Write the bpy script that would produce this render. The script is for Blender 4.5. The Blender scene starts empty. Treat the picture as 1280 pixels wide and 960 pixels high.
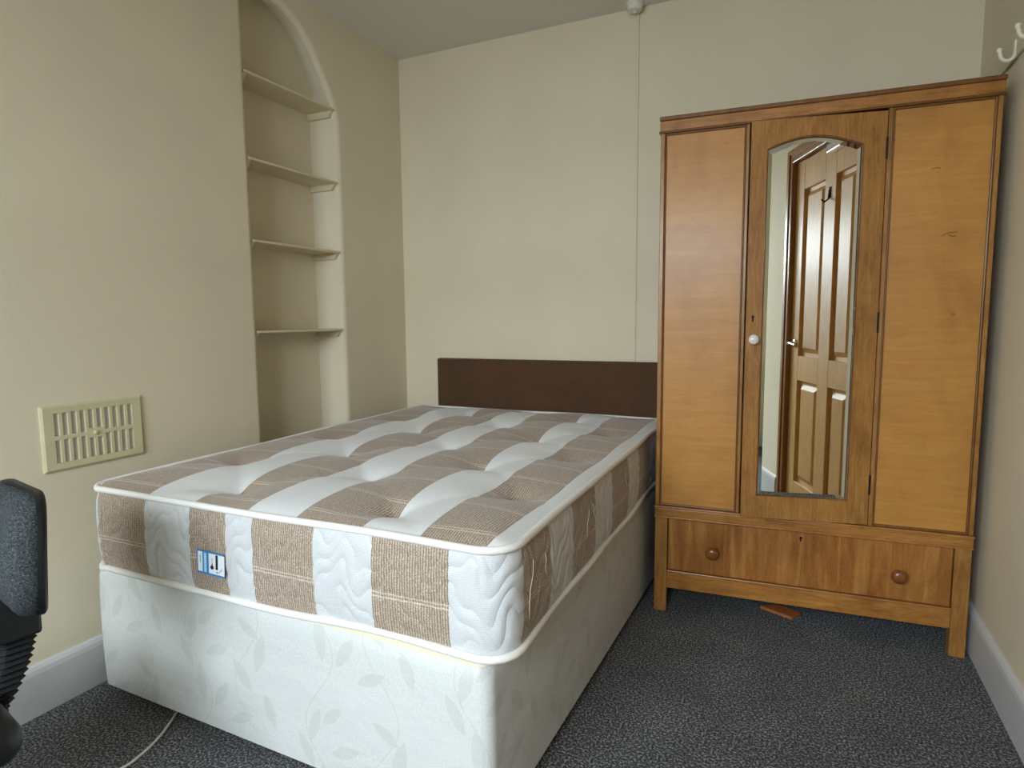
import bpy, bmesh, math, random
from mathutils import Vector, Matrix
random.seed(7)
S = bpy.context.scene
COL = S.collection

# ------------------------------------------------------------------ camera
CAM = dict(f=776.5566, yaw=.4323, pitch=-.1038, roll=-.0089, pos=(2.1115, -3.082, 1.2076))
def camera_axes():
    cy, sy = math.cos(CAM['yaw']), math.sin(CAM['yaw'])
    fwd, right, up = Vector((-sy, cy, 0)), Vector((cy, sy, 0)), Vector((0, 0, 1))
    cp, sp = math.cos(CAM['pitch']), math.sin(CAM['pitch'])
    f2, u2 = fwd*cp + up*sp, up*cp - fwd*sp
    cr, sr = math.cos(CAM['roll']), math.sin(CAM['roll'])
    return right*cr + u2*sr, u2*cr - right*sr, f2
RX, UP, FW = camera_axes()
cd = bpy.data.cameras.new('camera'); cam = bpy.data.objects.new('camera', cd); COL.objects.link(cam)
cd.sensor_fit = 'HORIZONTAL'; cd.sensor_width = 36; cd.lens = 36*CAM['f']/1280
cd.clip_start = .02
m = Matrix((RX, UP, -FW)).transposed().to_4x4(); m.translation = Vector(CAM['pos']); cam.matrix_world = m
S.camera = cam

# ------------------------------------------------------------------ light
S.view_settings.view_transform = 'Standard'; S.view_settings.look = 'None'
S.view_settings.exposure = 0.62; S.view_settings.gamma = 1.0; S.view_settings.use_curve_mapping = False
world = bpy.data.worlds.new('sky'); S.world = world; world.use_nodes = True
bg = world.node_tree.nodes['Background']; bg.inputs[0].default_value = (.78, .87, 1, 1); bg.inputs[1].default_value = 1.0
def light(name, kind, loc, target, energy, color, **kw):
    d = bpy.data.lights.new(name, kind); d.energy = energy; d.color = color
    for k, v in kw.items(): setattr(d, k, v)
    o = bpy.data.objects.new(name, d); COL.objects.link(o); o.location = loc
    o.rotation_euler = (Vector(target)-Vector(loc)).to_track_quat('-Z', 'Y').to_euler()
    return o
WIN = (.40, 2.20, .75, 2.15)      # rear window opening: x0, x1, z0, z1
REAR = -4.3
# daylight comes down from the sky outside the rear window and is cut by the window opening
light('window_rear_offscreen', 'AREA', (1.25, REAR-1.0, 2.35), (1.25, -1.2, .75), 285, (.81, .92, 1), shape='RECTANGLE', size=2.6, size_y=1.5)

# ------------------------------------------------------------------ helpers
def s2l(c):
    c /= 255
    return c/12.92 if c <= .04045 else ((c+.055)/1.055)**2.4
def rgb(*c): return (s2l(c[0]), s2l(c[1]), s2l(c[2]), 1)
def link(o, parent=None):
    COL.objects.link(o)
    if parent: o.parent = parent
    return o
def tag(o, label, cat, group=None):
    o['label'] = label; o['category'] = cat
    if group: o['group'] = group
    return o
def thing(name, label, cat, loc=(0, 0, 0), rz=0, group=None):
    o = bpy.data.objects.new(name, None); link(o); o.location = loc; o.rotation_euler = (0, 0, rz)
    o.empty_display_size = .05
    return tag(o, label, cat, group)
def obj(name, bm, mats, parent=None, smooth=False, label=None):
    bmesh.ops.recalc_face_normals(bm, faces=bm.faces[:])
    me = bpy.data.meshes.new(name); bm.to_mesh(me); bm.free()
    for mt in (mats if isinstance(mats, (list, tuple)) else [mats]): me.materials.append(mt)
    if smooth:
        for p in me.polygons: p.use_smooth = True
        if smooth is not True: me.set_sharp_from_angle(angle=math.radians(smooth))
    o = bpy.data.objects.new(name, me); link(o, parent)
    if label: o['label'] = label
    return o
def struct(name, bm, mats, label, parent=None, smooth=False):
    o = obj(name, bm, mats, parent, smooth)
    if parent is None:
        o['kind'] = 'structure'; o['label'] = label; o['category'] = name.split('_')[0]
    return o
def box(bm, x0, x1, y0, y1, z0, z1, bev=0, seg=1, mi=0):
    b = bmesh.new()
    vs = [b.verts.new((x, y, z)) for x in (x0, x1) for y in (y0, y1) for z in (z0, z1)]
    for q in ((0, 1, 3, 2), (4, 6, 7, 5), (0, 4, 5, 1), (2, 3, 7, 6), (0, 2, 6, 4), (1, 5, 7, 3)):
        b.faces.new([vs[i] for i in q])
    if bev: bmesh.ops.bevel(b, geom=b.edges[:], offset=bev, segments=seg, profile=.5, affect='EDGES')
    join(bm, b, mi)
    return bm
def join(bm, b, mi=0, mat=None):
    mp = {}
    for v in b.verts: mp[v] = bm.verts.new(mat @ v.co if mat else v.co)
    for f in b.faces:
        try: n = bm.faces.new([mp[v] for v in f.verts]); n.material_index = mi
        except ValueError: pass
    b.free()
def B(*a, **k): return box(bmesh.new(), *a, **k)
def lathe(bm, prof, seg=24, mat=None, mi=0):
    """prof: (r, h) pairs, spun round +Z, then moved by mat"""
    b = bmesh.new(); rings = []
    for r, h in prof:
        if r < 1e-6: rings.append([b.verts.new((0, 0, h))])
        else: rings.append([b.verts.new((r*math.cos(2*math.pi*i/seg), r*math.sin(2*math.pi*i/seg), h)) for i in range(seg)])
    for a, c in zip(rings, rings[1:]):
        for i in range(seg):
            j = (i+1) % seg
            if len(a) == 1 and len(c) == 1: continue
            if len(a) == 1: b.faces.new((a[0], c[j], c[i]))
            elif len(c) == 1: b.faces.new((a[i], a[j], c[0]))
            else: b.faces.new((a[i], a[j], c[j], c[i]))
    join(bm, b, mi, mat); return bm
def tube(bm, pts, r, seg=8, closed=False, mi=0, rads=None):
    pts = [Vector(p) for p in pts]; n = len(pts); rings = []; prev = None
    for i, p in enumerate(pts):
        a = pts[(i-1) % n] if (closed or i > 0) else p
        c = pts[(i+1) % n] if (closed or i < n-1) else p
        t = (c-a).normalized()
        if prev is None:
            nrm = t.cross(Vector((0, 0, 1)) if abs(t.z) < .9 else Vector((1, 0, 0))).normalized()
        else: nrm = (prev - t*prev.dot(t)).normalized()
        prev = nrm; bi = t.cross(nrm); rr = rads[i] if rads else r
        rings.append([bm.verts.new(p + (nrm*math.cos(2*math.pi*k/seg) + bi*math.sin(2*math.pi*k/seg))*rr) for k in range(seg)])
    for i in range(n if closed else n-1):
        a, c = rings[i], rings[(i+1) % n]
        for k in range(seg):
            f = bm.faces.new((a[k], a[(k+1) % seg], c[(k+1) % seg], c[k])); f.material_index = mi
    if not closed:
        bm.faces.new(rings[0]).material_index = mi; bm.faces.new(rings[-1]).material_index = mi
    return bm
def along(axis, loc):
    """matrix taking +Z to the given axis"""
    return Matrix.Translation(loc) @ Vector(axis).to_track_quat('Z', 'Y').to_matrix().to_4x4()

# ------------------------------------------------------------------ materials
class Mat:
    def __init__(s, name, rough=.6, spec=.4, metal=0, coat=0):
        s.m = bpy.data.materials.new(name); s.m.use_nodes = True
        s.nt = s.m.node_tree; s.b = s.nt.nodes['Principled BSDF']
        s.b.inputs['Roughness'].default_value = rough; s.b.inputs['Metallic'].default_value = metal
        s.b.inputs['Specular IOR Level'].default_value = spec
        if coat: s.b.inputs['Coat Weight'].default_value = coat; s.b.inputs['Coat Roughness'].default_value = .22
    def n(s, t, **kw):
        n = s.nt.nodes.new(t)
        for k, v in kw.items(): setattr(n, k, v)
        return n
    def l(s, a, b): s.nt.links.new(a, b)
    def coords(s, scale=(1, 1, 1), out='Object', rot=(0, 0, 0)):
        tc = s.n('ShaderNodeTexCoord'); mp = s.n('ShaderNodeMapping')
        mp.inputs['Scale'].default_value = scale; mp.inputs['Rotation'].default_value = rot
        s.l(tc.outputs[out], mp.inputs['Vector']); return mp.outputs[0]
    def noise(s, vec, scale, detail=3, rough=.55, dist=0):
        n = s.n('ShaderNodeTexNoise'); n.inputs['Scale'].default_value = scale
        n.inputs['Detail'].default_value = detail; n.inputs['Roughness'].default_value = rough
        n.inputs['Distortion'].default_value = dist; s.l(vec, n.inputs['Vector']); return n.outputs['Fac']
    def ramp(s, fac, stops):
        r = s.n('ShaderNodeValToRGB'); e = r.color_ramp.elements
        while len(e) < len(stops): e.new(.5)
        for k, (p, c) in zip(e, stops): k.position = p; k.color = c
        s.l(fac, r.inputs[0]); return r.outputs[0]
    def mix(s, fac, a, b, blend='MIX'):
        x = s.n('ShaderNodeMix', data_type='RGBA', blend_type=blend)
        for sock, v in ((x.inputs[0], fac), (x.inputs[6], a), (x.inputs[7], b)):
            if hasattr(v, 'is_linked'): s.l(v, sock)
            else: sock.default_value = v
        return x.outputs[2]
    def math(s, op, a, b=0., c=0.):
        x = s.n('ShaderNodeMath', operation=op)
        for sock, v in zip(x.inputs, (a, b, c)):
            if hasattr(v, 'is_linked'): s.l(v, sock)
            else: sock.default_value = v
        return x.outputs[0]
    def color(s, c):
        if hasattr(c, 'is_linked'): s.l(c, s.b.inputs['Base Color'])
        else: s.b.inputs['Base Color'].default_value = c
        return s
    def bump(s, h, strength=.3, dist=.002):
        b = s.n('ShaderNodeBump'); b.inputs['Strength'].default_value = strength; b.inputs['Distance'].default_value = dist
        s.l(h, b.inputs['Height']); s.l(b.outputs[0], s.b.inputs['Normal']); return s

def plain(name, c, rough=.5, spec=.4, metal=0, var=.06, scale=25, bump=0):
    M = Mat(name, rough, spec, metal); v = M.coords(); f = M.noise(v, scale, 3)
    d = tuple(x*(1-var) for x in c[:3])+(1,); u = tuple(min(1, x*(1+var)) for x in c[:3])+(1,)
    M.color(M.ramp(f, [(.3, d), (.7, u)]))
    if bump: M.bump(f, bump, .001)
    return M.m

def wallpaper(name, c):
    M = Mat(name, .72, .25); v = M.coords()
    f = M.noise(v, 2.2, 3); g = M.noise(v, 160, 4, .65); w = M.noise(M.coords((60, 60, 7)), 6, 3)
    c0 = tuple(x*.96 for x in c[:3])+(1,); c1 = tuple(min(1, x*1.03) for x in c[:3])+(1,)
    base = M.ramp(f, [(.3, c0), (.7, c1)])
    col = M.mix(.10, base, M.ramp(g, [(.35, (.75*c[0], .75*c[1], .75*c[2], 1)), (.65, c)]))
    M.color(col)
    M.bump(M.math('ADD', M.math('MULTIPLY', g, .8), w), .22, .0016)
    return M.m
m_wall = wallpaper('cream_wallpaper', rgb(226, 215, 189))
m_ceil = plain('ceiling_paint', rgb(224, 219, 210), .85, .2, var=.02, scale=4)
m_base = plain('skirting_gloss_paint', rgb(204, 204, 203), .38, .4, var=.03, scale=9)
m_white = plain('white_paint', rgb(226, 224, 214), .45, .4, var=.02)
m_shelf = plain('cream_shelf_paint', rgb(216, 203, 170), .45, .4, var=.03, scale=12)

def carpet():
    M = Mat('charcoal_carpet', .95, .1); v = M.coords()
    a = M.noise(v, 150, 2, .6); b = M.noise(v, 5, 4, .6); c = M.noise(v, 420, 1)
    fine = M.ramp(a, [(.36, rgb(26, 28, 30)), (.5, rgb(72, 74, 76)), (.63, rgb(168, 168, 168))])
    big = M.ramp(b, [(.3, (.72, .73, .75, 1)), (.7, (1.12, 1.11, 1.08, 1))])
    M.color(M.mix(1, fine, big, 'MULTIPLY')); M.bump(M.math('ADD', a, c), 1, .006)
    M.b.inputs['Sheen Weight'].default_value = .15
    return M.m
m_carpet = carpet()

def wood(name, dark, mid, light_, axis='z', rough=.34, coat=.25, blotch=.5, grain=1.0, knots=False):
    M = Mat(name, rough, .4, coat=coat)
    sc = dict(z=(14, 14, 1.3), x=(1.3, 14, 14))[axis]
    g = M.noise(M.coords(sc), 5.5*grain, 6, .62, 1.2); f = M.noise(M.coords(tuple(s*6 for s in sc)), 8, 3)
    b = M.noise(M.coords((1, 1, .7)), 5, 5, .62, .5)
    base = M.ramp(g, [(.28, dark), (.5, mid), (.72, light_)])
    base = M.mix(.28, base, M.ramp(f, [(.35, dark), (.65, light_)]))
    base = M.mix(blotch, base, M.ramp(b, [(.3, (.62, .55, .46, 1)), (.5, (.98, .97, .95, 1)), (.7, (1.16, 1.17, 1.16, 1))]), 'MULTIPLY')
    if knots:
        k = M.n('ShaderNodeTexVoronoi'); k.inputs['Scale'].default_value = 4.2; M.l(M.coords((1, 1, 1.1)), k.inputs['Vector'])
        kk = M.math('LESS_THAN', M.math('ADD', k.outputs['Distance'], M.math('MULTIPLY', f, .06)), .062)
        base = M.mix(M.math('MULTIPLY', kk, .35), base, rgb(96, 56, 24))
    M.color(base); M.bump(g, .05, .001)
    return M.m
m_panel = wood('maple_panel', rgb(178, 121, 52), rgb(188, 132, 61), rgb(198, 143, 72), 'x', .42, .16, .46, .45, True)
m_frame = wood('stained_birch', rgb(124, 80, 34), rgb(160, 110, 52), rgb(184, 135, 72), 'z', .38, .2, .8)
m_railw = wood('stained_birch_across', rgb(128, 80, 30), rgb(166, 110, 50), rgb(190, 136, 70), 'x', .38, .2, .8)
m_bead = wood('dark_bead', rgb(90, 57, 25), rgb(116, 75, 35), rgb(138, 93, 47), 'z', .38, .25, .3)
m_drawer = wood('figured_drawer_front', rgb(112, 60, 20), rgb(156, 98, 40), rgb(190, 138, 72), 'z', .38, .2, 1.0, .32)
m_knob = wood('turned_knob', rgb(100, 54, 20), rgb(128, 74, 30), rgb(146, 90, 42), 'z', .28, .4, .2)
m_pine = wood('oak_door', rgb(186, 138, 78), rgb(206, 160, 98), rgb(218, 176, 116), 'z', .48, .08, .2)
m_pine_d = wood('oak_architrave', rgb(132, 84, 38), rgb(152, 102, 52), rgb(168, 118, 66), 'z', .35, .3, .2)
m_inner = plain('raw_wood_inside', rgb(120, 84, 50), .8, .2, var=.15)
m_scrap = wood('orange_offcut', rgb(150, 78, 34), rgb(176, 98, 50), rgb(190, 116, 66), 'x', .6, 0, .2)
m_mirror = Mat('silvered_glass', .012, .5, 1).color((.86, .88, .84, 1)).m
m_porc = plain('white_porcelain', rgb(232, 230, 222), .15, .6, var=.01)
m_iron = plain('dark_iron', rgb(38, 30, 24), .5, .4, .6, var=.2)
m_chrome = Mat('chrome', .16, .5, 1).color((.72, .71, .69, 1)).m
m_black = plain('black_plastic', rgb(24, 25, 27), .42, .4, var=.1)
m_rubber = plain('black_rubber', rgb(30, 32, 34), .5, .35, var=.1)
m_vent = plain('aged_cream_plastic', rgb(208, 200, 162), .45, .4, var=.03)
m_ventback = plain('vent_gauze', rgb(200, 195, 190), .8, .1, var=.06, scale=120)
m_cable = plain('white_cable', rgb(214, 210, 198), .45, .4, var=.02)
m_hook = plain('white_hook_enamel', rgb(236, 230, 208), .4, .4, var=.02)

def chair_cloth():
    M = Mat('grey_weave', .9, .15)
    a = M.noise(M.coords((60, 60, 420)), 3, 3, .6); b = M.noise(M.coords(), 300, 2)
    M.color(M.ramp(M.math('ADD', M.math('MULTIPLY', a, .6), M.math('MULTIPLY', b, .4)), [(.38, rgb(30, 33, 35)), (.5, rgb(58, 63, 66)), (.64, rgb(100, 106, 108))]))
    M.bump(a, .5, .002); return M.m
m_cloth = chair_cloth()
def head_cloth():
    M = Mat('brown_faux_suede', .85, .2); v = M.coords((1, 1, 1.4))
    a = M.noise(v, 240, 3, .6); b = M.noise(v, 4, 3)
    M.color(M.mix(.35, M.ramp(a, [(.3, rgb(66, 44, 28)), (.7, rgb(98, 70, 48))]), M.ramp(b, [(.3, rgb(72, 50, 34)), (.7, rgb(92, 66, 46))])))
    M.bump(a, .4, .001); M.b.inputs['Sheen Weight'].default_value = .2; return M.m
m_head = head_cloth()

def tick(name, brown, quilt=False):
    """mattress ticking; UV is in metres (across the stripes, along them)"""
    M = Mat(name, .62 if brown else .42, .35 if brown else .5)
    uv = M.n('ShaderNodeUVMap'); sep = M.n('ShaderNodeSeparateXYZ'); M.l(uv.outputs[0], sep.inputs[0])
    u, v = sep.outputs[0], sep.outputs[1]
    nz = M.noise(M.coords(), 35, 3); fine = M.noise(M.coords(), 420, 2)
    if brown:
        hat = M.math('SINE', M.math('ADD', M.math('MULTIPLY', u, 900), M.math('MULTIPLY', fine, 9)))
        fac = M.math('ADD', M.math('MULTIPLY', hat, .2), M.math('MULTIPLY', fine, .9))
        col = M.ramp(fac, [(.22, rgb(122, 102, 84)), (.5, rgb(160, 142, 124)), (.74, rgb(206, 194, 180))])
        # pairs of pale threads across the stripe
        t = M.math('FRACT', M.math('DIVIDE', v, .155))
        ln = M.math('LESS_THAN', M.math('ABSOLUTE', M.math('SUBTRACT', t, .30)), .013)
        l2 = M.math('LESS_THAN', M.math('ABSOLUTE', M.math('SUBTRACT', t, .36)), .010)
        col = M.mix(M.math('MULTIPLY', M.math('MAXIMUM', ln, l2), .55), col, rgb(222, 210, 194))
    else:
        hat = M.math('SINE', M.math('MULTIPLY', v, 1300))
        fac = M.math('ADD', M.math('MULTIPLY', hat, .1), fine)
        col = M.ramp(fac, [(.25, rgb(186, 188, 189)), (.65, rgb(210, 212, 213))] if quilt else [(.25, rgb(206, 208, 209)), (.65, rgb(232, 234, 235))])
    M.color(col)
    if quilt:                                       # stitched wavy quilting on the border
        w1 = M.math('SINE', M.math('ADD', M.math('MULTIPLY', u, 2*math.pi/.155), M.math('MULTIPLY', M.math('SINE', M.math('MULTIPLY', v, 2*math.pi/.21)), .9)))
        w2 = M.math('SINE', M.math('ADD', M.math('MULTIPLY', u, 2*math.pi/.071), 1.3))
        ph = M.math('ADD', M.math('DIVIDE', v, .060), M.math('ADD', M.math('MULTIPLY', w1, .62), M.math('MULTIPLY', w2, .26)))
        d = M.math('ABSOLUTE', M.math('SUBTRACT', M.math('FRACT', ph), .5))
        hq = M.math('SUBTRACT', 1, M.math('EXPONENT', M.math('MULTIPLY', d, -7)))
        M.bump(M.math('ADD', hq, M.math('MULTIPLY', fine, .08)), .42, .0035)
    else: M.bump(M.math('ADD', M.math('MULTIPLY', fine, .5), nz), .12, .002)
    M.b.inputs['Sheen Weight'].default_value = .2
    return M.m
m_tickb, m_tickw = tick('brown_ticking', True), tick('white_ticking', False)
m_quiltb, m_quiltw = tick('brown_quilted_border', True, True), tick('white_quilted_border', False, True)
m_tape = plain('white_tape_edge', rgb(232, 231, 226), .6, .3, var=.03, scale=300, bump=.3)
m_thread = plain('cream_thread', rgb(226, 214, 190), .7, .2, var=.03)

def damask():
    M = Mat('silver_damask', .5, .45)
    tc = M.n('ShaderNodeTexCoord'); sep = M.n('ShaderNodeSeparateXYZ'); M.l(tc.outputs['Object'], sep.inputs[0])
    s = M.math('ADD', sep.outputs[0], sep.outputs[1]); z = sep.outputs[2]
    T = .46
    a = M.math('MULTIPLY', M.math('FRACT', M.math('DIVIDE', M.math('ADD', s, 9.3), T)), T)
    row = M.math('FLOOR', M.math('DIVIDE', M.math('ADD', s, 9.3), T))
    zz = M.math('MULTIPLY', M.math('FRACT', M.math('DIVIDE', M.math('ADD', M.math('ADD', z, 2.0), M.math('MULTIPLY', row, .17)), .40)), .40)
    tot = None
    leaves = [(.10, .30, 70, .055, .017), (.16, .34, 40, .045, .016), (.07, .22, 120, .05, .018), (.20, .25, 20, .05, .017),
              (.13, .14, 95, .06, .02), (.21, .12, 55, .052, .018), (.30, .20, 130, .055, .02), (.37, .28, 75, .06, .02),
              (.33, .34, 150, .045, .016), (.40, .12, 110, .05, .018), (.29, .07, 25, .05, .016)]
    for cx, cz, deg, L, w in leaves:
        c, n = math.cos(math.radians(deg)), math.sin(math.radians(deg))
        dx = M.math('SUBTRACT', a, cx); dz = M.math('SUBTRACT', zz, cz)
        p = M.math('ADD', M.math('MULTIPLY', dx, c), M.math('MULTIPLY', dz, n))
        q = M.math('SUBTRACT', M.math('MULTIPLY', dz, c), M.math('MULTIPLY', dx, n))
        e = M.math('SUBTRACT', M.math('SUBTRACT', w, M.math('MULTIPLY', M.math('MULTIPLY', p, p), w/L/L)), M.math('ABSOLUTE', q))
        tot = e if tot is None else M.math('MAXIMUM', tot, e)
    # winding stems
    for c0, am, ph in ((.12, .05, 0), (.32, .05, 2)):
        st = M.math('ADD', c0, M.math('MULTIPLY', M.math('SINE', M.math('ADD', M.math('MULTIPLY', zz, 15.7), ph)), am))
        tot = M.math('MAXIMUM', tot, M.math('SUBTRACT', .0022, M.math('ABSOLUTE', M.math('SUBTRACT', a, st))))
    leaf = M.math('GREATER_THAN', tot, 0)
    fine = M.noise(M.coords(), 300, 2)
    base = M.ramp(fine, [(.3, rgb(194, 196, 193)), (.7, rgb(212, 214, 211))])
    M.color(M.mix(M.math('MULTIPLY', leaf, .40), base, rgb(180, 183, 177)))
    w = M.noise(M.coords((1, 1, 2.2)), 3.2, 3)
    M.bump(M.math('ADD', w, M.math('MULTIPLY', fine, .02)), .35, .02)
    return M.m
m_damask = damask()
m_foam = plain('cream_platform_cloth', rgb(226, 219, 190), .8, .2, var=.04)

# ------------------------------------------------------------------ room shell
W, H = 2.7213, 2.67
T = .15
struct('floor', B(-.35, W+T, REAR-.3, .2, -.1, 0), m_carpet, 'charcoal speckled carpet covering the bedroom floor')
struct('ceiling', B(-.35, W+T, REAR-.3, .2, H, H+.1), m_ceil, 'plain off-white painted ceiling')
struct('wall_back', B(-.35, W+T, 0, .15, 0, H), m_wall, 'cream papered wall behind the headboard and wardrobe')

def wall_left():
    bm = bmesh.new(); D = -.168; r = .026
    N0, N1 = -1.105, -.548                         # recess edges in y
    arch = [(-.548, 2.20), (-.565, 2.255), (-.60, 2.31), (-.65, 2.39), (-.71, 2.475), (-.78, 2.54), (-.87, 2.582), (-.96, 2.598), (-1.03, 2.602), (-1.08, 2.602), (-1.105, 2.60)]
    path = [(N1, 0.)] + [(N1, z) for z in (.6, 1.2, 1.8)] + arch + [(N0, z) for z in (1.8, 1.2, .6)] + [(N0, 0.)]
    def normals(p):
        out = []
        for i in range(len(p)):
            a = p[max(i-1, 0)]; b = p[min(i+1, len(p)-1)]
            t = Vector((b[0]-a[0], b[1]-a[1])).normalized(); out.append(Vector((t.y, -t.x)))
        return out
    nr = normals(path)
    loops = []
    for k in range(7):
        a = math.pi/2*k/6; off = r*(1-math.sin(a)); dx = -r*(1-math.cos(a))
        loops.append([bm.verts.new((dx, p[0]+n.x*off, max(0, p[1]+n.y*off))) for p, n in zip(path, nr)])
    def deep(p, n):                                 # above the top shelf the recess widens behind the arch
        k = max(0, min(1, (p[1]-2.235)/.06))*.10
        return (D, p[0]+n.x*k, min(H-.01, max(0, p[1]+n.y*k)))
    loops.append([bm.verts.new(deep(p, n)) for p, n in zip(path, nr)])
    for a, b in zip(loops, loops[1:]):
        for i in range(len(path)-1):
            f = bm.faces.new((a[i], a[i+1], b[i+1], b[i])); f.smooth = True
    bm.faces.new(loops[-1])                         # back of the recess
    outer = loops[0]
    # face of the wall round the recess
    def q(*pts): bm.faces.new([p if isinstance(p, bmesh.types.BMVert) else bm.verts.new(p) for p in pts])
    ymax, ymin = outer[0].co.y, outer[-1].co.y
    sp = 4; ep = len(path)-5                        # first and last arch point
    rt = [bm.verts.new((0, 0.1, v.co.z)) for v in outer[:sp+1]]
    for i in range(sp): bm.faces.new((outer[i], rt[i], rt[i+1], outer[i+1]))
    lt = [bm.verts.new((0, REAR-.2, v.co.z)) for v in outer[ep:]]
    for i in range(len(lt)-1): bm.faces.new((outer[ep+i], outer[ep+i+1], lt[i+1], lt[i]))
    top = [bm.verts.new((0, v.co.y, H)) for v in outer[sp:ep+1]]
    for i in range(len(top)-1): bm.faces.new((outer[sp+i], top[i], top[i+1], outer[sp+i+1]))
    c1 = bm.verts.new((0, .1, H)); bm.faces.new((outer[sp], rt[sp], c1, top[0]))
    c2 = bm.verts.new((0, REAR-.2, H)); bm.faces.new((outer[ep], top[-1], c2, lt[0]))
    box(bm, -.34, -.19, REAR-.2, .1, 0, H)
    o = struct('wall_left', bm, m_wall, 'cream papered chimney-side wall with an arched shelf recess')
wall_left()

DY0, DY1, DZ = -2.26, -1.40, 2.14                    # door opening in the right wall
bm = bmesh.new()
box(bm, W, W+T, REAR-.2, DY0-.03, 0, H); box(bm, W, W+T, DY1+.03, .1, 0, H); box(bm, W, W+T, DY0-.03, DY1+.03, DZ+.03, H)
struct('wall_right', bm, m_wall, 'cream papered wall running past the wardrobe side')
bm = bmesh.new()
x0, x1, z0, z1 = WIN
box(bm, 0, x0, REAR-.14, REAR, 0, H); box(bm, x1, W, REAR-.14, REAR, 0, H); box(bm, x0, x1, REAR-.14, REAR, 0, z0); box(bm, x0, x1, REAR-.14, REAR, z1, H)
struct('wall_rear', bm, m_wall, 'cream papered wall with the window opening')
# window
bm = bmesh.new(); yw = REAR-.07
for a in ((x0, x0+.06, z0, z1), (x1-.06, x1, z0, z1), (x0, x1, z0, z0+.06), (x0, x1, z1-.06, z1), ((x0+x1)/2-.03, (x0+x1)/2+.03, z0, z1), (x0, x1, z0+.85, z0+.9)):
    box(bm, a[0], a[1], yw-.025, yw+.025, a[2], a[3], .004)
win = struct('window_1', bm, m_white, 'white framed window in the rear wall')
G = Mat('window_glass'); nt = G.nt; nt.nodes.remove(G.b)
tr = G.n('ShaderNodeBsdfTransparent'); gl = G.n('ShaderNodeBsdfGlossy'); gl.inputs['Roughness'].default_value = .02
mx = G.n('ShaderNodeMixShader'); mx.inputs[0].default_value = .06
G.l(tr.outputs[0], mx.inputs[1]); G.l(gl.outputs[0], mx.inputs[2]); G.l(mx.outputs[0], nt.nodes['Material Output'].inputs[0])
for a in ((x0+.05, (x0+x1)/2-.02), ((x0+x1)/2+.02, x1-.05)):
    for b in ((z0+.05, z0+.86), (z0+.89, z1-.05)):
        obj('pane', B(a[0], a[1], yw-.003, yw+.003, b[0], b[1]), G.m, win)
obj('window_sill', B(x0-.05, x1+.05, REAR-.03, REAR+.12, z0-.035, z0, .008, 2), m_white, win)

def skirting(name, p, axis, side, a, b, label, h=.16, t=.018):
    """board with a rounded top standing against a wall at coordinate p"""
    bm = bmesh.new(); prof = [(0, 0), (t, 0), (t, h-.028), (t*.86, h-.014), (t*.55, h-.004), (t*.3, h), (0, h)]
    ends = []
    for e in (a, b):
        ends.append([bm.verts.new((p+side*d, e, z) if axis == 'y' else (e, p+side*d, z)) for d, z in prof])
    n = len(prof)
    for i in range(n): bm.faces.new((ends[0][i], ends[0][(i+1) % n], ends[1][(i+1) % n], ends[1][i]))
    bm.faces.new(ends[0]); bm.faces.new(ends[1])
    struct(name, bm, m_base, label)
skirting('baseboard_left', 0, 'y', 1, REAR, -1.14, 'grey-white gloss skirting board under the air vent wall')
skirting('baseboard_pier', 0, 'y', 1, -.51, 0, 'short gloss skirting board between recess and back corner')
skirting('baseboard_right', W, 'y', -1, DY1+.11, 0, 'grey-white gloss skirting board beside the wardrobe foot')
skirting('baseboard_door', W, 'y', -1, REAR, DY0-.11, 'grey-white gloss skirting board beyond the oak door')
skirting('baseboard_back', 0, 'x', -1, .02, W-.02, 'grey-white gloss skirting board behind the bed')
skirting('baseboard_rear', REAR, 'x', 1, .02, W-.02, 'grey-white gloss skirting board under the window')

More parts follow.
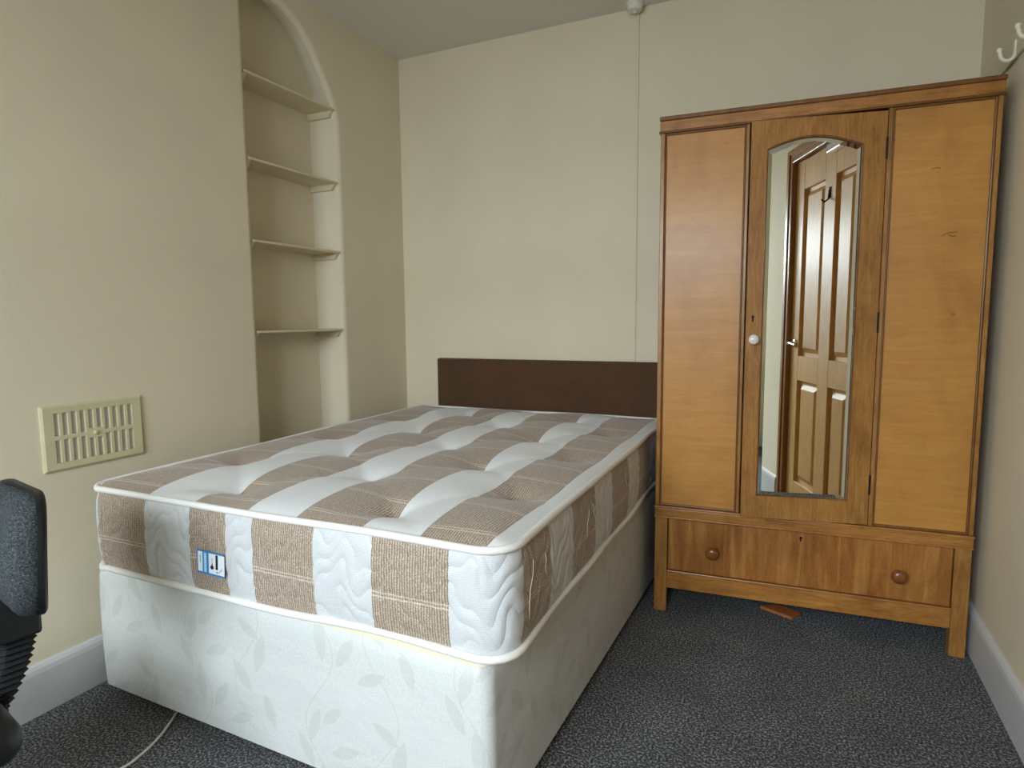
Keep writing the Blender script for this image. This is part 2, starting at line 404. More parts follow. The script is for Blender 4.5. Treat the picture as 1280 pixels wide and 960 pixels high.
# door in the right wall, seen in the wardrobe mirror
def door():
    fx = W+.012                                      # room face of the leaf
    bm = bmesh.new()
    st, mu0, mu1 = .115, -1.865, -1.735
    rails = ((.02, .19), (.82, .97), (1.96, DZ-.01))
    for a, b in ((DY0+.005, DY0+st), (mu0, mu1), (DY1-st, DY1-.005)): box(bm, fx, fx+.04, a, b, .01, DZ-.005, .002)
    for a, b in rails:
        for c, d in ((DY0+st, mu0), (mu1, DY1-st)): box(bm, fx+.0005, fx+.04, c, d, a, b, .002)
    leaf = struct('door_1', bm, m_pine, 'oak four-panel door with lever handle', smooth=False)
    for (c, d) in ((DY0+st, mu0), (mu1, DY1-st)):
        for a, b in ((.19, .82), (.97, 1.96)):
            b_ = bmesh.new()
            o = [(c, a), (d, a), (d, b), (c, b)]; g = .022; k = .05
            L0 = [b_.verts.new((fx+.022, *p)) for p in o]
            i1 = [(c+g, a+g), (d-g, a+g), (d-g, b-g), (c+g, b-g)]; i2 = [(c+k, a+k), (d-k, a+k), (d-k, b-k), (c+k, b-k)]
            L1 = [b_.verts.new((fx+.024, *p)) for p in i1]; L2 = [b_.verts.new((fx+.006, *p)) for p in i2]
            for A, Z, mi in ((L0, L1, 1), (L1, L2, 0)):
                for i in range(4): b_.faces.new((A[i], A[(i+1) % 4], Z[(i+1) % 4], Z[i])).material_index = mi
            b_.faces.new(L2)
            bk = [b_.verts.new((fx+.034, *p)) for p in o]; b_.faces.new(bk)
            for i in range(4): b_.faces.new((L0[i], L0[(i+1) % 4], bk[(i+1) % 4], bk[i])).material_index = 1
            obj('door_panel', b_, [m_pine, m_pine], leaf)
    # lever handle
    b_ = bmesh.new(); hy, hz = DY0+.065, 1.045
    lathe(b_, [(0, 0), (.027, 0), (.027, .006), (.024, .009), (.012, .011), (.010, .045), (0, .05)], 24, along((-1, 0, 0), (fx, hy, hz)))
    tube(b_, [(fx-.042, hy, hz), (fx-.052, hy+.02, hz+.002), (fx-.052, hy+.06, hz+.002), (fx-.046, hy+.115, hz-.006)], .009, 10)
    obj('lever_handle', b_, m_chrome, leaf, 40)
    b_ = bmesh.new(); y, z = -1.80, 1.86
    tube(b_, [(fx-.004, y, z+.03), (fx-.008, y, z-.02), (fx-.03, y, z-.035), (fx-.045, y, z-.02)], .005, 8)
    box(b_, fx-.006, fx, y-.009, y+.009, z-.015, z+.045, .002)
    obj('coat_hook', b_, m_iron, leaf, 40)
    b_ = bmesh.new(); box(b_, fx-.04, fx-.001, -1.78, -1.62, 2.075, 2.118, .006, 2)
    cl = obj('door_closer', b_, m_chrome, leaf)
    b_ = bmesh.new(); tube(b_, [(fx-.06, -1.70, 2.115), (fx-.2, -1.62, 2.125), (fx-.03, -1.45, 2.15)], .008, 6)
    obj('closer_arm', b_, m_iron, cl)
    # architrave and lining
    b_ = bmesh.new(); w = .085
    for a in ((DY0-w, DY0, 0, DZ+w), (DY1, DY1+w, 0, DZ+w), (DY0, DY1, DZ, DZ+w)):
        box(b_, W-.018, W, *a[:2], *a[2:], .004, 2)
        box(b_, W-.026, W-.018, *(a[:2] if a[3]-a[2] < 1 and a[2] > 1 else (a[0]+.02, a[1]-.03) if a[0] < DY0 else (a[0]+.03, a[1]-.02)), *((a[2]+.03, a[3]-.02) if a[2] > 1 else (a[2], a[3]-.03)), .003)
    for a in ((DY0-.03, DY0, 0, DZ+.03), (DY1, DY1+.03, 0, DZ+.03), (DY0, DY1, DZ, DZ+.03)): box(b_, W, W+T, *a[:2], *a[2:])
    struct('trim_1', b_, m_pine_d, 'dark oak architrave framing the panelled door')
door()

# ------------------------------------------------------------------ recess shelves
for i, (z, lab) in enumerate(((2.238, 'cream painted shelf in the arched recess, topmost of the four'), (1.888, 'cream painted shelf in the arched recess, second down from the arch'),
                              (1.548, 'cream painted shelf in the arched recess, third down from the arch'), (1.160, 'cream painted shelf in the recess, lowest, above the mattress'))):
    t = thing('recess_shelf', lab, 'shelf', (0, -.826, z), 0, 'shelves in the arched recess')
    obj('shelf_board', B(-.166, -.004, -.278, .277, -.003, .008, .002), m_shelf, t)
    for y0, y1 in ((.258, .277), (-.278, -.259)):
        b = bmesh.new()
        pts = [(-.166, -.003), (-.012, -.003), (-.032, -.032), (-.166, -.032)]
        A = [b.verts.new((x, y0, zz)) for x, zz in pts]; Z = [b.verts.new((x, y1, zz)) for x, zz in pts]
        for k in range(4): b.faces.new((A[k], A[(k+1) % 4], Z[(k+1) % 4], Z[k]))
        b.faces.new(A); b.faces.new(Z)
        obj('support_batten', b, m_shelf, t)

# ------------------------------------------------------------------ air vent on the left wall
def vent():
    y0, y1, z0, z1 = -1.977, -1.653, .744, .952
    t = thing('air_vent', 'cream plastic louvred air vent on the left wall', 'vent', (0, (y0+y1)/2, (z0+z1)/2))
    w, h = (y1-y0)/2, (z1-z0)/2
    iy0, iy1, iz0, iz1 = -w+.036, w-.036, -h+.025, h-.025
    b = bmesh.new()
    def ring(x, a0, a1, c0, c1): return [b.verts.new((x, p, q)) for p, q in ((a0, c0), (a1, c0), (a1, c1), (a0, c1))]
    rs = [ring(0, -w, w, -h, h), ring(.006, -w, w, -h, h), ring(.010, -w+.006, w-.006, -h+.006, h-.006), ring(.009, iy0, iy1, iz0, iz1), ring(.001, iy0, iy1, iz0, iz1)]
    for A, Z in zip(rs, rs[1:]):
        for k in range(4): b.faces.new((A[k], A[(k+1) % 4], Z[(k+1) % 4], Z[k]))
    obj('vent_frame', b, m_vent, t)
    obj('vent_backing', B(.0003, .0015, iy0, iy1, iz0, iz1), m_ventback, t)
    n = 10; pitch = (iy1-iy0+.0115)/n; sw = .0115
    bar = None
    for k in range(n-1):
        y = iy0 + pitch*(k+1) - sw
        if bar is None: bar = o = obj('slat', B(.0015, .009, 0, sw, iz0, iz1, .001), m_vent, t)
        else: o = bar.copy(); link(o, t)
        o.location.y = y
    obj('cross_bar', B(.0015, .0092, iy0, iy1, -.007, .007, .001), m_vent, t)
    obj('centre_boss', B(.0015, .0096, -.032, .030, -.016, .016, .001), m_vent, t)
    obj('centre_screw', lathe(bmesh.new(), [(.007, 0), (.007, .003), (.004, .005), (0, .005)], 16, along((1, 0, 0), (.0095, -.001, 0))), m_vent, t, 40)
vent()

# ------------------------------------------------------------------ ceiling switch and cord run
t = thing('ceiling_switch', 'small round off-white switch rose on the ceiling', 'switch', (1.362, -.052, H))
obj('rose_base', lathe(bmesh.new(), [(0, 0), (.042, 0), (.042, -.008), (.040, -.012), (.036, -.013)], 32), m_white, t, 40)
obj('rose_cap', lathe(bmesh.new(), [(.036, -.012), (.036, -.026), (.031, -.034), (.012, -.037), (.008, -.045), (0, -.046)], 32), m_white, t, 40)
t = tag(obj('cable_conduit', B(1.361, 1.373, -.006, 0, .62, H-.002, .002), m_wall), 'thin cream painted conduit running down the back wall', 'conduit')

# ------------------------------------------------------------------ hook rail on the right wall
t = thing('hook_rail', 'cream wall rail with white hooks above the wardrobe corner', 'hook rail', (W, -.4, 2.03))
obj('rail_board', B(-.010, 0, -.75, .30, 0, .085, .003, 2), m_wall, t)
hk = None
for y in (-.10, -.29, -.48, -.67):
    if hk is None:
        b = bmesh.new(); pts = [(-.009, 0, .070), (-.010, 0, .045)]
        for k in range(9):
            a = math.pi*k/8; pts.append((-.030+.020*math.cos(a), 0, .033-.024*math.sin(a)))
        pts.append((-.052, 0, .040))
        tube(b, pts, .0062, 8); lathe(b, [(0, -.004), (.007, -.004), (.009, .003), (.006, .009), (0, .010)], 10, Matrix.Translation((-.053, 0, .042)))
        hk = o = obj('hook', b, m_hook, t, 50)
    else: o = hk.copy(); link(o, t)
    o.location = (.0, y, -.016)

# ------------------------------------------------------------------ divan base
def rrect(w, l, r, n=6):
    """rounded rectangle path from (0,0) to (w,l), counter-clockwise from the front left corner; yields (x, y, s)"""
    P = []
    for cx, cy, a0 in ((w-r, r, -90), (w-r, l-r, 0), (r, l-r, 90), (r, r, 180)):
        for k in range(n+1):
            a = math.radians(a0 + 90*k/n); P.append((cx+r*math.cos(a), cy+r*math.sin(a)))
    return P
def divan():
    w, l = 1.440, 1.835
    t = thing('divan_base', 'pale leaf-patterned fabric divan base under the striped mattress', 'bed base', (.077, -1.897, 0), -.022)
    P = rrect(w, l, .035); b = bmesh.new(); zs = [.030, .036, .10, .18, .26, .34, .40, .428, .436]
    ins = [.008, 0, -.002, -.003, -.003, -.002, 0, .004, .012]
    loops = []
    for z, i in zip(zs, ins):
        loops.append([b.verts.new((w/2+(x-w/2)*(1-2*i/w), l/2+(y-l/2)*(1-2*i/l), z)) for x, y in P])
    n = len(P)
    for A, Z in zip(loops, loops[1:]):
        for k in range(n): b.faces.new((A[k], A[(k+1) % n], Z[(k+1) % n], Z[k]))
    b.faces.new(loops[0]); b.faces.new(loops[-1])
    obj('upholstered_box', b, m_damask, t, 40)
    P2 = rrect(w-.012, l-.012, .035); b = bmesh.new(); loops = []
    for z, i in ((.434, 0), (.446, .0), (.452, .006)):
        loops.append([b.verts.new((.006+(w-.012)/2+(x-(w-.012)/2)*(1-2*i/w), .006+(l-.012)/2+(y-(l-.012)/2)*(1-2*i/l), z)) for x, y in P2])
    for A, Z in zip(loops, loops[1:]):
        for k in range(n): b.faces.new((A[k], A[(k+1) % n], Z[(k+1) % n], Z[k]))
    b.faces.new(loops[0]); b.faces.new(loops[-1])
    obj('top_platform', b, m_foam, t, 40)
    c0 = None
    for x in (.05, w-.05):
        for y in (.07, l/2, l-.07):
            if c0 is None:
                b = bmesh.new(); lathe(b, [(0, -.012), (.016, -.012), (.0165, 0), (.016, .012), (0, .012)], 16, along((0, 1, 0), (0, 0, .0165)))
                box(b, -.012, .012, -.016, .016, .018, .035)
                c0 = o = obj('castor', b, m_black, t)
            else: o = c0.copy(); link(o, t)
            o.location = (x, y, 0)
divan()

# ------------------------------------------------------------------ mattress
MW, ML, MZ0, MZ1, MR = 1.392, 1.868, .467, .7155, .075
def mattress():
    t = thing('mattress', 'brown and white striped tufted mattress on the divan', 'mattress', (.170, -1.950, 0), .012)
    browns = [(.028, .268), (.455, .650), (.813, 1.015), (1.175, 1.352)]
    tufts = []
    for k, v in enumerate((.15, .395, .635, .875, 1.115, 1.36, 1.60, 1.82)):
        for u in ((.47, 1.012) if k % 2 == 0 else (.20, .742, 1.245)): tufts.append((u, v))
    def grid(stops, step):
        out = [stops[0]]
        for a, c in zip(stops, stops[1:]):
            n = max(1, round((c-a)/step)); out += [a+(c-a)*(i+1)/n for i in range(n)]
        return out
    us = grid([0, MR] + [x for p in browns for x in p if x > MR and x < MW-MR] + [MW-MR, MW], .0125)
    us = sorted(set(us + [.028, 1.352])); vs = grid([0, MR, ML-MR, ML], .0135)
    def corner(u, v):
        def half(x, L):
            if x < MR: return (MR-x)/MR, -1
            if x > L-MR: return (x-L+MR)/MR, 1
            return 0, 0
        a, sa = half(u, MW); b, sb = half(v, ML)
        if not (sa and sb): return u, v
        a2, b2 = a*math.sqrt(1-b*b/2), b*math.sqrt(1-a*a/2)
        return ((MR-a2*MR) if sa < 0 else MW-MR+a2*MR), ((MR-b2*MR) if sb < 0 else ML-MR+b2*MR)
    def hgt(u, v):
        e = min(u, MW-u, v, ML-v)
        h = .034*(1-math.exp(-e/.07))
        dim = 0
        for p, q in tufts:
            du, dv = u-p, v-q
            if abs(du) < .4 and abs(dv) < .35:
                r = math.hypot(du, dv*1.05)
                dim = max(dim, .050*math.exp(-r/.07))
                # the pulled fold running across the stripes from each tuft
                dim = max(dim, .024*math.exp(-abs(dv-.10*abs(du))/.018)*math.exp(-(du/.14)**2))
        # shallow quilting valleys on the diagonals between tufts
        s1 = (u-.47)/.271 + (v-.15)/.2425; s2 = (u-.47)/.271 - (v-.15)/.2425
        d = min(abs(s1/2-round(s1/2)), abs(s2/2-round(s2/2)))
        return h - dim*min(1, e/.08) - .007*math.exp(-d/.08)*min(1, e/.1)
    b = bmesh.new(); uvl = b.loops.layers.uv.new('UVMap'); V = {}; UV = {}
    for i, u in enumerate(us):
        for j, v in enumerate(vs):
            x, y = corner(u, v); vt = b.verts.new((x, y, MZ1+hgt(u, v))); V[i, j] = vt; UV[vt] = (u, v)
    for i in range(len(us)-1):
        c = (us[i]+us[i+1])/2; mi = 0 if any(p < c < q for p, q in browns) else 1
        for j in range(len(vs)-1):
            f = b.faces.new((V[i, j], V[i+1, j], V[i+1, j+1], V[i, j+1])); f.material_index = mi
            for lp in f.loops: lp[uvl].uv = UV[lp.vert]
    obj('top_panel', b, [m_tickb, m_tickw], t, True)
    # side border with wavy quilting; s runs right along the foot, up the right side, and so on round
    def ring_pos(s):
        per = [(MW-2*MR), math.pi*MR/2, (ML-2*MR), math.pi*MR/2, (MW-2*MR), math.pi*MR/2, (ML-2*MR), math.pi*MR/2]
        k = 0
        while s > per[k] and k < 7: s -= per[k]; k += 1
        cs = ((MW-MR, MR), (MW-MR, ML-MR), (MR, ML-MR), (MR, MR))
        side = k//2
        if k % 2 == 0:
            st = ((MR, 0), (MW, MR), (MW-MR, ML), (0, ML-MR))[side]; d = ((1, 0), (0, 1), (-1, 0), (0, -1))[side]
            nrm = ((0, -1), (1, 0), (0, 1), (-1, 0))[side]
            return st[0]+d[0]*s, st[1]+d[1]*s, nrm
        a = math.radians(-90+90*side) + s/MR
        return cs[side][0]+MR*math.cos(a), cs[side][1]+MR*math.sin(a), (math.cos(a), math.sin(a))
    PER = 2*(MW-2*MR)+2*(ML-2*MR)+2*math.pi*MR
    f0 = -MR                                          # s = u - MR on the foot side
    r0 = (MW-2*MR)+math.pi*MR/2 - MR                   # s = r0 + v on the right side
    bb = [(.043, .264), (.444, .578), (.673, .877), (1.051, 1.257)]
    br = [(.075, .245), (.425, .643), (.836, 1.065), (1.249, 1.46), (1.65, 1.80)]
    st = [(max(0, a+f0), c+f0) for a, c in bb] + [(a+r0, c+r0) for a, c in br]
    s = r0+ML+.1
    while s+.2 < PER-.02: st.append((s, s+.2)); s += .38
    st.append((PER-.018, PER+1))
    ss = grid([0] + sorted(x for p in st for x in p if 1e-6 < x < PER) + [PER], .0075)
    nz = 30
    b = bmesh.new(); uvl = b.loops.layers.uv.new('UVMap'); rows = []
    for s in ss[:-1]:
        x, y, nn = ring_pos(s); colv = []
        for k in range(nz+1):
            tt = k/nz; z = MZ0+(MZ1-MZ0)*tt
            env = min(1, math.sin(math.pi*tt)*2.2)
            # quilting: wavy stitched curves, puffed between
            ph = (z+.1)/.060 + .62*math.sin(2*math.pi*s/.155 + .9*math.sin(2*math.pi*(z+.1)/.21)) + .26*math.sin(2*math.pi*s/.071+1.3)
            d = abs(ph-math.floor(ph)-.5)
            puff = .0045*(1-math.exp(-d/.11))
            bul = .008*math.sin(math.pi*tt)**.7 + puff*env + .002*math.sin(s*9)*math.sin(math.pi*tt)
            colv.append(b.verts.new((x+nn[0]*bul, y+nn[1]*bul, z)))
        rows.append(colv)
    n = len(rows)
    for i in range(n):
        c = (ss[i]+ss[i+1])/2; mi = 0 if any(p < c < q for p, q in st) else 1
        A, Z = rows[i], rows[(i+1) % n]
        for k in range(nz):
            f = b.faces.new((A[k], Z[k], Z[k+1], A[k+1])); f.material_index = mi
            for lp in f.loops: lp[uvl].uv = (ss[i] if lp.vert in A else ss[i+1], lp.vert.co.z+.1)
    bord = obj('side_border', b, [m_quiltb, m_quiltw], t, True)
    b = bmesh.new(); b.faces.new([b.verts.new((x, y, MZ0)) for x, y in rrect(MW, ML, MR)])
    obj('underside', b, m_tickw, t)
    for z, wav in ((MZ1-.002, .0015), (MZ0+.002, .004)):
        pts = []; N = 260
        for i in range(N):
            s = PER*i/N; x, y, nn = ring_pos(s)
            o = .004 + wav*math.sin(s*11)
            pts.append((x+nn[0]*o, y+nn[1]*o, z+wav*math.sin(s*7.3+1)))
        obj('tape_edge', tube(bmesh.new(), pts, .0098, 8, True), m_tape, t, True)
    # tuft buttons and loose stitches
    k0 = None
    for u, v in tufts:
        if k0 is None: k0 = o = obj('tuft', lathe(bmesh.new(), [(0, -.003), (.008, -.002), (.009, .001), (.005, .004), (0, .005)], 10), m_thread, t, True)
        else: o = k0.copy(); link(o, t)
        o.location = (u, v, MZ1+hgt(u, v)+.001)
    for v, z, dz, dv in ((.20, .645, -.075, .015), (.125, .655, -.13, -.03), (.56, .65, -.08, -.02), (.60, .655, -.06, .03), (1.0, .66, -.06, .03)):
        pts = [(MW+.0135, v+dv*k/4+.006*math.sin(k*2), z+dz*k/4) for k in range(5)]
        obj('loose_stitch', tube(bmesh.new(), pts, .0011, 5), m_thread, t, True)
    # maker's label sewn on the foot end
    lm = [plain('label_white', rgb(226, 234, 240), .5, .3, var=.01), plain('label_blue', rgb(58, 128, 186), .5, .3, var=.02),
          plain('label_black', rgb(30, 34, 44), .5, .3, var=.02), plain('label_pale_blue', rgb(122, 190, 226), .5, .3, var=.02), plain('label_grey', rgb(150, 158, 160), .5, .3, var=.02)]
    b = bmesh.new(); y = 0
    def pr(x0, x1, z0, z1, lv, mi): box(b, x0, x1, -.0012-.0004*lv, -.0004*lv*.5, z0, z1, mi=mi)
    LW, LH = .100, .066
    pr(0, LW, 0, LH, 0, 1)
    pr(.004, LW+.002, .006, LH-.005, 1, 0)
    pr(.022, .045, .006, LH-.005, 2, 1); pr(.0275, .038, .006, LH-.005, 3, 3)
    for k in range(9): pr(.030, .0355, .009+k*.0056, .0118+k*.0056, 4, 0)
    pr(.071, .079, .020, LH-.006, 2, 2)
    lathe(b, [(0, 0), (.0055, 0), (.0055, .001), (0, .001)], 14, along((0, -1, 0), (.058, -.002, .024)), 2)
    pr(.0565, .0595, .028, .034, 2, 2); pr(.057, .059, .034, .050, 2, 4)
    pr(.012, .015, .03, .052, 2, 4); pr(.073, .080, .010, .015, 2, 4)
    for k in range(4): pr(.084+k*.003, .0855+k*.003, .012+k*.003, .018+k*.003, 2, 4)
    lab = obj('maker_label', b, lm, t, label='small white and blue sewn-on label')
    lab.location = (.474, -.0155, .530); lab.rotation_euler = (-.02, .03, 0)
mattress()

# ------------------------------------------------------------------ headboard
t = thing('headboard', 'low dark brown upholstered headboard against the back wall', 'headboard', (.232, -.0185, 0), 0)
b = bmesh.new(); box(b, 0, 1.335, -.018, .0165, .42, .991, .012, 3)
obj('padded_panel', b, m_head, t, 40)
for x in (.25, 1.05): obj('strut', B(x, x+.05, -.008, .0, .06, .44, .002), m_inner, t)

# ------------------------------------------------------------------ wardrobe
def wardrobe():
    WW, D = 1.085, .44
    t = thing('wardrobe', 'old stained wooden wardrobe with arched mirror door and bottom drawer', 'wardrobe', (1.6015, -.5872, 0), .057)
    # legs
    for u0, u1 in ((0, .05), (WW-.05, WW)):
        obj('leg', B(u0, u1, 0, .045, 0, .402, .003, 2), m_frame, t)
        obj('leg', B(u0, u1, D-.045, D, 0, .40, .003, 2), m_frame, t)
        s = u0 if u0 == 0 else WW-.018
        obj('side_panel', B(s+(.003 if u0 == 0 else -.003), s+.018+(.003 if u0 == 0 else -.003), .045, D-.045, .10, .40), m_frame, t)
        obj('side_panel', B(s, s+.018, .018, D, .44, 1.915), m_frame, t)
    obj('back_panel', B(.018, WW-.018, D-.012, D-.002, .10, 1.915), m_inner, t)
    obj('bottom_board', B(.018, WW-.018, .02, D-.012, .405, .44), m_inner, t)
    obj('top_board', B(0, WW, .0, D, 1.915, 1.93), m_inner, t)
    # base
    b = bmesh.new(); box(b, .05, WW-.05, .004, .026, .100, .170, .002); box(b, .05, WW-.05, -.001, .02, .170, .177, .003, 2)
    obj('lower_rail', b, m_railw, t)
    b = bmesh.new(); box(b, -.001, WW+.001, -.005, D, .402, .438, .003, 2); box(b, -.003, WW+.003, -.009, D, .438, .447, .003, 2); box(b, -.002, WW+.002, -.008, D, .398, .404, .0025, 2)
    obj('waist_moulding', b, m_railw, t)
    obj('drawer_runner', B(.053, WW-.053, .03, D-.02, .178, .19), m_inner, t)
    dr = obj('drawer', B(.053, WW-.053, .006, .028, .180, .394, .002), m_drawer, t)
    b = bmesh.new(); 
    kn = None
    for u in (.227, .867):
        if kn is None:
            kn = o = obj('knob', lathe(bmesh.new(), [(.0, 0), (.017, 0), (.013, .004), (.010, .010), (.013, .016), (.022, .021), (.0255, .028), (.024, .035), (.016, .041), (.006, .043), (0, .043)], 24, along((0, -1, 0), (0, .006, 0))), m_knob, dr, 50)
        else: o = kn.copy(); link(o, dr)
        o.location = (u, 0, .277)
    b = bmesh.new(); lathe(b, [(0, 0), (.0055, 0), (.0055, .001), (0, .001)], 14, along((0, -1, 0), (.545, .006, .372))); box(b, .5425, .5475, .0048, .006, .358, .372)
    obj('keyhole', b, m_iron, dr)
    # fixed side panels with bead surrounds
    for nm, a, c in (('l', .0, .322), ('r', .764, WW)):
        L0 = a+(.016 if nm == 'l' else .014); L1 = c-(.012 if nm == 'l' else .014)
        obj('stile', B(a, L0, .0, .024, .447, 1.913, .002), m_frame, t)
        obj('stile', B(L1, c, .0, .024, .447, 1.913, .002), m_frame, t)
        pn = obj('fixed_panel', B(L0, L1, .012, .020, .447, 1.913), m_panel, t)
        for u0, u1, z0, z1 in ((L0, L0+.006, .447, 1.913), (L1-.007, L1, .447, 1.913), (L0, L1, .447, .455), (L0, L1, 1.905, 1.913)):
            obj('bead', B(u0, u1, .003, .014, z0, z1, .003, 2), m_bead, pn)
    for pts in ([(.940, .0115, 1.475), (.950, .0115, 1.482), (.962, .0115, 1.486), (.985, .0115, 1.487)], [(.958, .0115, 1.479), (.972, .0115, 1.472), (.980, .0115, 1.475)], [(.90, .0115, 1.70), (.915, .0115, 1.703), (.925, .0115, 1.700)]):
        obj('scratch', tube(bmesh.new(), pts, .0011, 5), m_bead, pn)
    # cornice
    b = bmesh.new(); box(b, -.002, WW+.002, -.006, D, 1.918, 1.957, .002)
    cor = obj('cornice', b, m_railw, t)
    obj('cornice_lip', B(-.004, WW+.004, -.011, D, 1.957, 1.973, .004, 2), m_bead, cor)
    obj('cornice_bead', B(-.006, WW+.006, -.011, D, 1.911, 1.919, .0035, 2), m_bead, cor)
    # mirrored door, hung on its right edge and standing a little ajar; local origin on the hinge line
    dw = .437; zb, zt = .451, 1.904
    door = None
    b = bmesh.new()
    ml, mr, mb = -.383, -.073, .5365
    arch = [(ml, 1.803)] + [(ml+(mr-ml)*k/12, 1.800+.038*math.sin(math.pi*(k/12)**.95)+.003*(1-k/12)) for k in range(1, 12)] + [(mr, 1.800)]
    inner = [(ml, mb)] + arch + [(mr, mb)]
    n = len(arch)
    outer = [(-dw, zb)] + [(-dw + (dw-.001)*k/(n-1), zt) for k in range(n)] + [(-.001, zb)]
    th = .022
    fo, fi, bo, bi = ([b.verts.new((x, y, z)) for x, z in pts] for pts, y in ((outer, 0), (inner, 0), (outer, th), (inner, th)))
    N = len(inner)
    for k in range(N):
        j = (k+1) % N
        b.faces.new((fo[k], fo[j], fi[j], fi[k])); b.faces.new((bo[k], bi[k], bi[j], bo[j]))
        b.faces.new((fo[k], bo[k], bo[j], fo[j])); b.faces.new((fi[k], fi[j], bi[j], bi[k]))
    door = obj('mirror_door', b, m_frame, t)
    door.location = (.7625, .0, 0); door.rotation_euler = (0, 0, .133)
    # rebate bead round the glass
    b = bmesh.new(); tube(b, [(x, .003, z) for x, z in inner], .0042, 6, True)
    obj('glass_bead', b, m_bead, door, True)
    # bevelled glass
    b = bmesh.new()
    cx, cz = (ml+mr)/2, (mb+1.82)/2
    def ins(d): return [(x+math.copysign(min(d, abs(x-cx)), cx-x), z+(d if z < 1 else -d)) for x, z in inner]
    bev = [(x, .0085, z) for x, z in inner]; flat = [(x, .0068, z) for x, z in ins(.017)]
    A = [b.verts.new(p) for p in bev]; Z = [b.verts.new(p) for p in flat]; K = [b.verts.new((x, .014, z)) for x, z in inner]
    for k in range(N):
        j = (k+1) % N; b.faces.new((A[k], A[j], Z[j], Z[k])); b.faces.new((A[k], K[k], K[j], A[j]))
    b.faces.new(Z); b.faces.new(K)
    obj('bevelled_mirror', b, m_mirror, door)
    obj('door_knob', lathe(bmesh.new(), [(0, 0), (.010, 0), (.007, .004), (.007, .012), (.014, .016), (.0185, .023), (.0175, .030), (.010, .035), (0, .036)], 24, along((0, -1, 0), (-.413, 0, 1.126))), m_porc, door, 50, 'white porcelain knob')
    b = bmesh.new(); lathe(b, [(0, 0), (.005, 0), (.005, .0008), (0, .0008)], 12, along((0, -1, 0), (-.415, 0, 1.209))); box(b, -.4180, -.412, -.0008, .0005, 1.190, 1.209)
    obj('keyhole', b, m_iron, door)
    h0 = None
    for z in (1.78, 1.185, .60):
        if h0 is None:
            b = bmesh.new(); tube(b, [(.001, -.001, -.036), (.001, -.001, .036)], .0030, 8); box(b, -.003, .0, -.0008, .001, -.036, .036)
            h0 = o = obj('hinge', b, m_iron, door)
        else: o = h0.copy(); link(o, door)
        o.location = (.0, 0, z)
wardrobe()

# ------------------------------------------------------------------ wood offcut under the wardrobe
b = bmesh.new()
pts = [(0, 0), (.075, .045), (.150, .0), (.120, -.055)]
lo = [b.verts.new((x, y, 0)) for x, y in pts]; hi = [b.verts.new((x, y, .012)) for x, y in pts]
b.faces.new(lo); b.faces.new(hi)
for k in range(4): b.faces.new((lo[k], lo[(k+1) % 4], hi[(k+1) % 4], hi[k]))
o = tag(obj('wood_offcut', b, m_scrap), 'small orange-brown wood offcut lying under the wardrobe', 'wood offcut'); o.location = (2.005, -.405, .001)

# ------------------------------------------------------------------ cable on the carpet
pts = [(.30, -1.72, .006), (.37, -1.82, .006), (.405, -1.88, .006), (.438, -1.935, .006), (.463, -1.985, .006), (.480, -2.04, .006), (.486, -2.10, .006), (.455, -2.17, .006), (.37, -2.25, .006), (.25, -2.31, .006), (.13, -2.40, .006), (.06, -2.6, .006), (.05, -2.9, .006)]
fine = []
for i in range(len(pts)-1):
    p0, p1, p2, p3 = (Vector(pts[max(0, min(len(pts)-1, i+d))]) for d in (-1, 0, 1, 2))
    for k in range(5):
        s = k/5; fine.append(.5*((2*p1)+(p2-p0)*s+(2*p0-5*p1+4*p2-p3)*s*s+(3*p1-p0-3*p2+p3)*s**3))
fine.append(Vector(pts[-1]))
tag(obj('power_cable', tube(bmesh.new(), fine, .0038, 8), m_cable, None, True), 'thin white cable trailing over carpet from under the bed', 'cable')

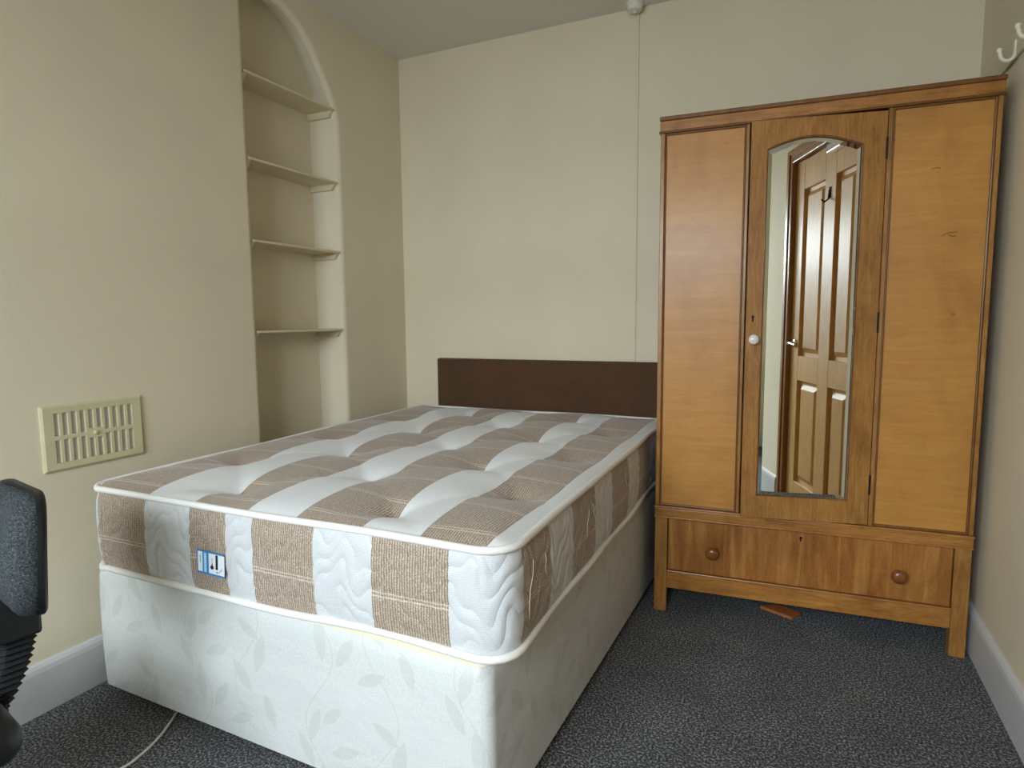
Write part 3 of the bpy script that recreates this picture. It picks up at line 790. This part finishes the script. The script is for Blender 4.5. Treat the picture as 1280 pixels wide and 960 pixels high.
# ------------------------------------------------------------------ office chair
def chair():
    t = thing('office_chair', 'grey fabric office chair with black bellows beside the left wall', 'chair', (.52, -2.633, 0), -.2)
    def pad(w, h, r, prof, bow=0., n=7):
        """rounded slab in x/z: prof is a list of (inset, y)"""
        b = bmesh.new(); loops = []
        P = [(x-w/2, z) for x, z in rrect(w, h, r, n)]
        for i, y in prof:
            loops.append([b.verts.new((x*(1-2*i/w), y+bow*(x/(w/2))**2, h/2+(z-h/2)*(1-2*i/h))) for x, z in P])
        k = len(P)
        for A, Z in zip(loops, loops[1:]):
            for j in range(k): b.faces.new((A[j], A[(j+1) % k], Z[(j+1) % k], Z[j]))
        b.faces.new(loops[0]); b.faces.new(loops[-1]); return b
    back = obj('backrest', pad(.36, .255, .10, [(.05, -.035), (.02, -.030), (.006, -.018), (0, 0), (.0, .018), (.004, .022)], -.03), m_cloth, t, 50)
    back.location = (0, .290, .597); back.rotation_euler = (-.06, 0, 0)
    obj('back_shell', pad(.365, .26, .102, [(-.001, .010), (-.002, .016), (-.002, .022), (.004, .028), (.03, .034), (.10, .038)], -.03), m_black, back, 50)
    seat = bmesh.new(); P = [(x-.235, y-.215) for x, y in rrect(.47, .44, .045, 7)]; loops = []
    for i, z in ((.03, .375), (.006, .38), (0, .395), (0, .425), (.008, .443), (.03, .453), (.10, .457)):
        loops.append([seat.verts.new((x*(1-2*i/.45), y*(1-2*i/.44), z)) for x, y in P])
    for A, Z in zip(loops, loops[1:]):
        for j in range(len(P)): seat.faces.new((A[j], A[(j+1) % len(P)], Z[(j+1) % len(P)], Z[j]))
    seat.faces.new(loops[0]); seat.faces.new(loops[-1])
    so = obj('seat', seat, m_black, t, 50)
    obj('seat_pan', B(-.19, .19, -.19, .18, .362, .378, .006, 2), m_black, t)
    # bellows over the back bar: ribbed sleeve following the bar
    b = bmesh.new(); n = 11; rings = []
    for k in range(2*n+1):
        s = k/(2*n); z = .54-.15*s; y = .270-.012*s-.040*s*s; g = .0 if k % 2 else .0085
        hw, hd = .045+g-.010*s, .030+g-.006*s
        rings.append([b.verts.new((x*hw, y+d*hd, z)) for x, d in ((-1, -.6), (-.7, -1), (.7, -1), (1, -.6), (1, .6), (.7, 1), (-.7, 1), (-1, .6))])
    for A, Z in zip(rings, rings[1:]):
        for j in range(8): b.faces.new((A[j], A[(j+1) % 8], Z[(j+1) % 8], Z[j]))
    b.faces.new(rings[0]); b.faces.new(rings[-1])
    obj('bellows', b, m_rubber, t)
    obj('bellows_collar', B(-.060, .060, .226, .312, .538, .612, .008, 2), m_black, t)
    bar = obj('back_bar', tube(bmesh.new(), [(0, .30, .66), (0, .275, .60), (0, .255, .53), (0, .222, .41), (0, .205, .375), (0, .16, .352), (0, .05, .350)], .014, 10), m_black, t, 60)
    obj('tilt_knob', lathe(bmesh.new(), [(0, 0), (.018, 0), (.021, .006), (.021, .022), (.016, .028), (0, .03)], 12, along((1, 0, 0), (.0, .228, .378))), m_black, t, 40)
    obj('mechanism', B(-.09, .09, -.11, .10, .325, .362, .008, 2), m_black, t)
    obj('gas_column', lathe(bmesh.new(), [(0, .10), (.026, .10), (.026, .22), (.018, .22), (.018, .34), (0, .34)], 20), m_black, t, 40)
    obj('lever', tube(bmesh.new(), [(.08, 0, .355), (.2, .0, .35), (.25, 0, .345)], .006, 8), m_black, t, 60)
    obj('hub', lathe(bmesh.new(), [(0, .065), (.05, .065), (.052, .10), (.04, .125), (0, .125)], 20), m_black, t, 40)
    L = C = None
    for k in range(5):
        a = 2*math.pi*k/5 + .9
        if L is None:
            b = bmesh.new()
            A = [b.verts.new(p) for p in ((.03, -.026, .07), (.03, .026, .07), (.03, .022, .115), (.03, -.022, .115))]
            Z = [b.verts.new(p) for p in ((.265, -.017, .062), (.265, .017, .062), (.265, .013, .082), (.265, -.013, .082))]
            for j in range(4): b.faces.new((A[j], A[(j+1) % 4], Z[(j+1) % 4], Z[j]))
            b.faces.new(A); b.faces.new(Z); bmesh.ops.bevel(b, geom=b.edges[:], offset=.004, segments=2, affect='EDGES')
            L = lo_ = obj('base_leg', b, m_black, t)
            b = bmesh.new()
            for s in (-.014, .014): lathe(b, [(0, -.009), (.022, -.009), (.025, -.004), (.025, .004), (.022, .009), (0, .009)], 18, along((0, 1, 0), (.25, s, .025)))
            tube(b, [(.25, -.02, .025), (.25, .02, .025)], .006, 8); tube(b, [(.25, 0, .03), (.25, 0, .068)], .008, 8)
            C = cc = obj('castor', b, m_black, L, 40)
        else:
            lo_ = L.copy(); link(lo_, t); cc = C.copy(); link(cc, lo_)
        lo_.rotation_euler = (0, 0, a)
chair()
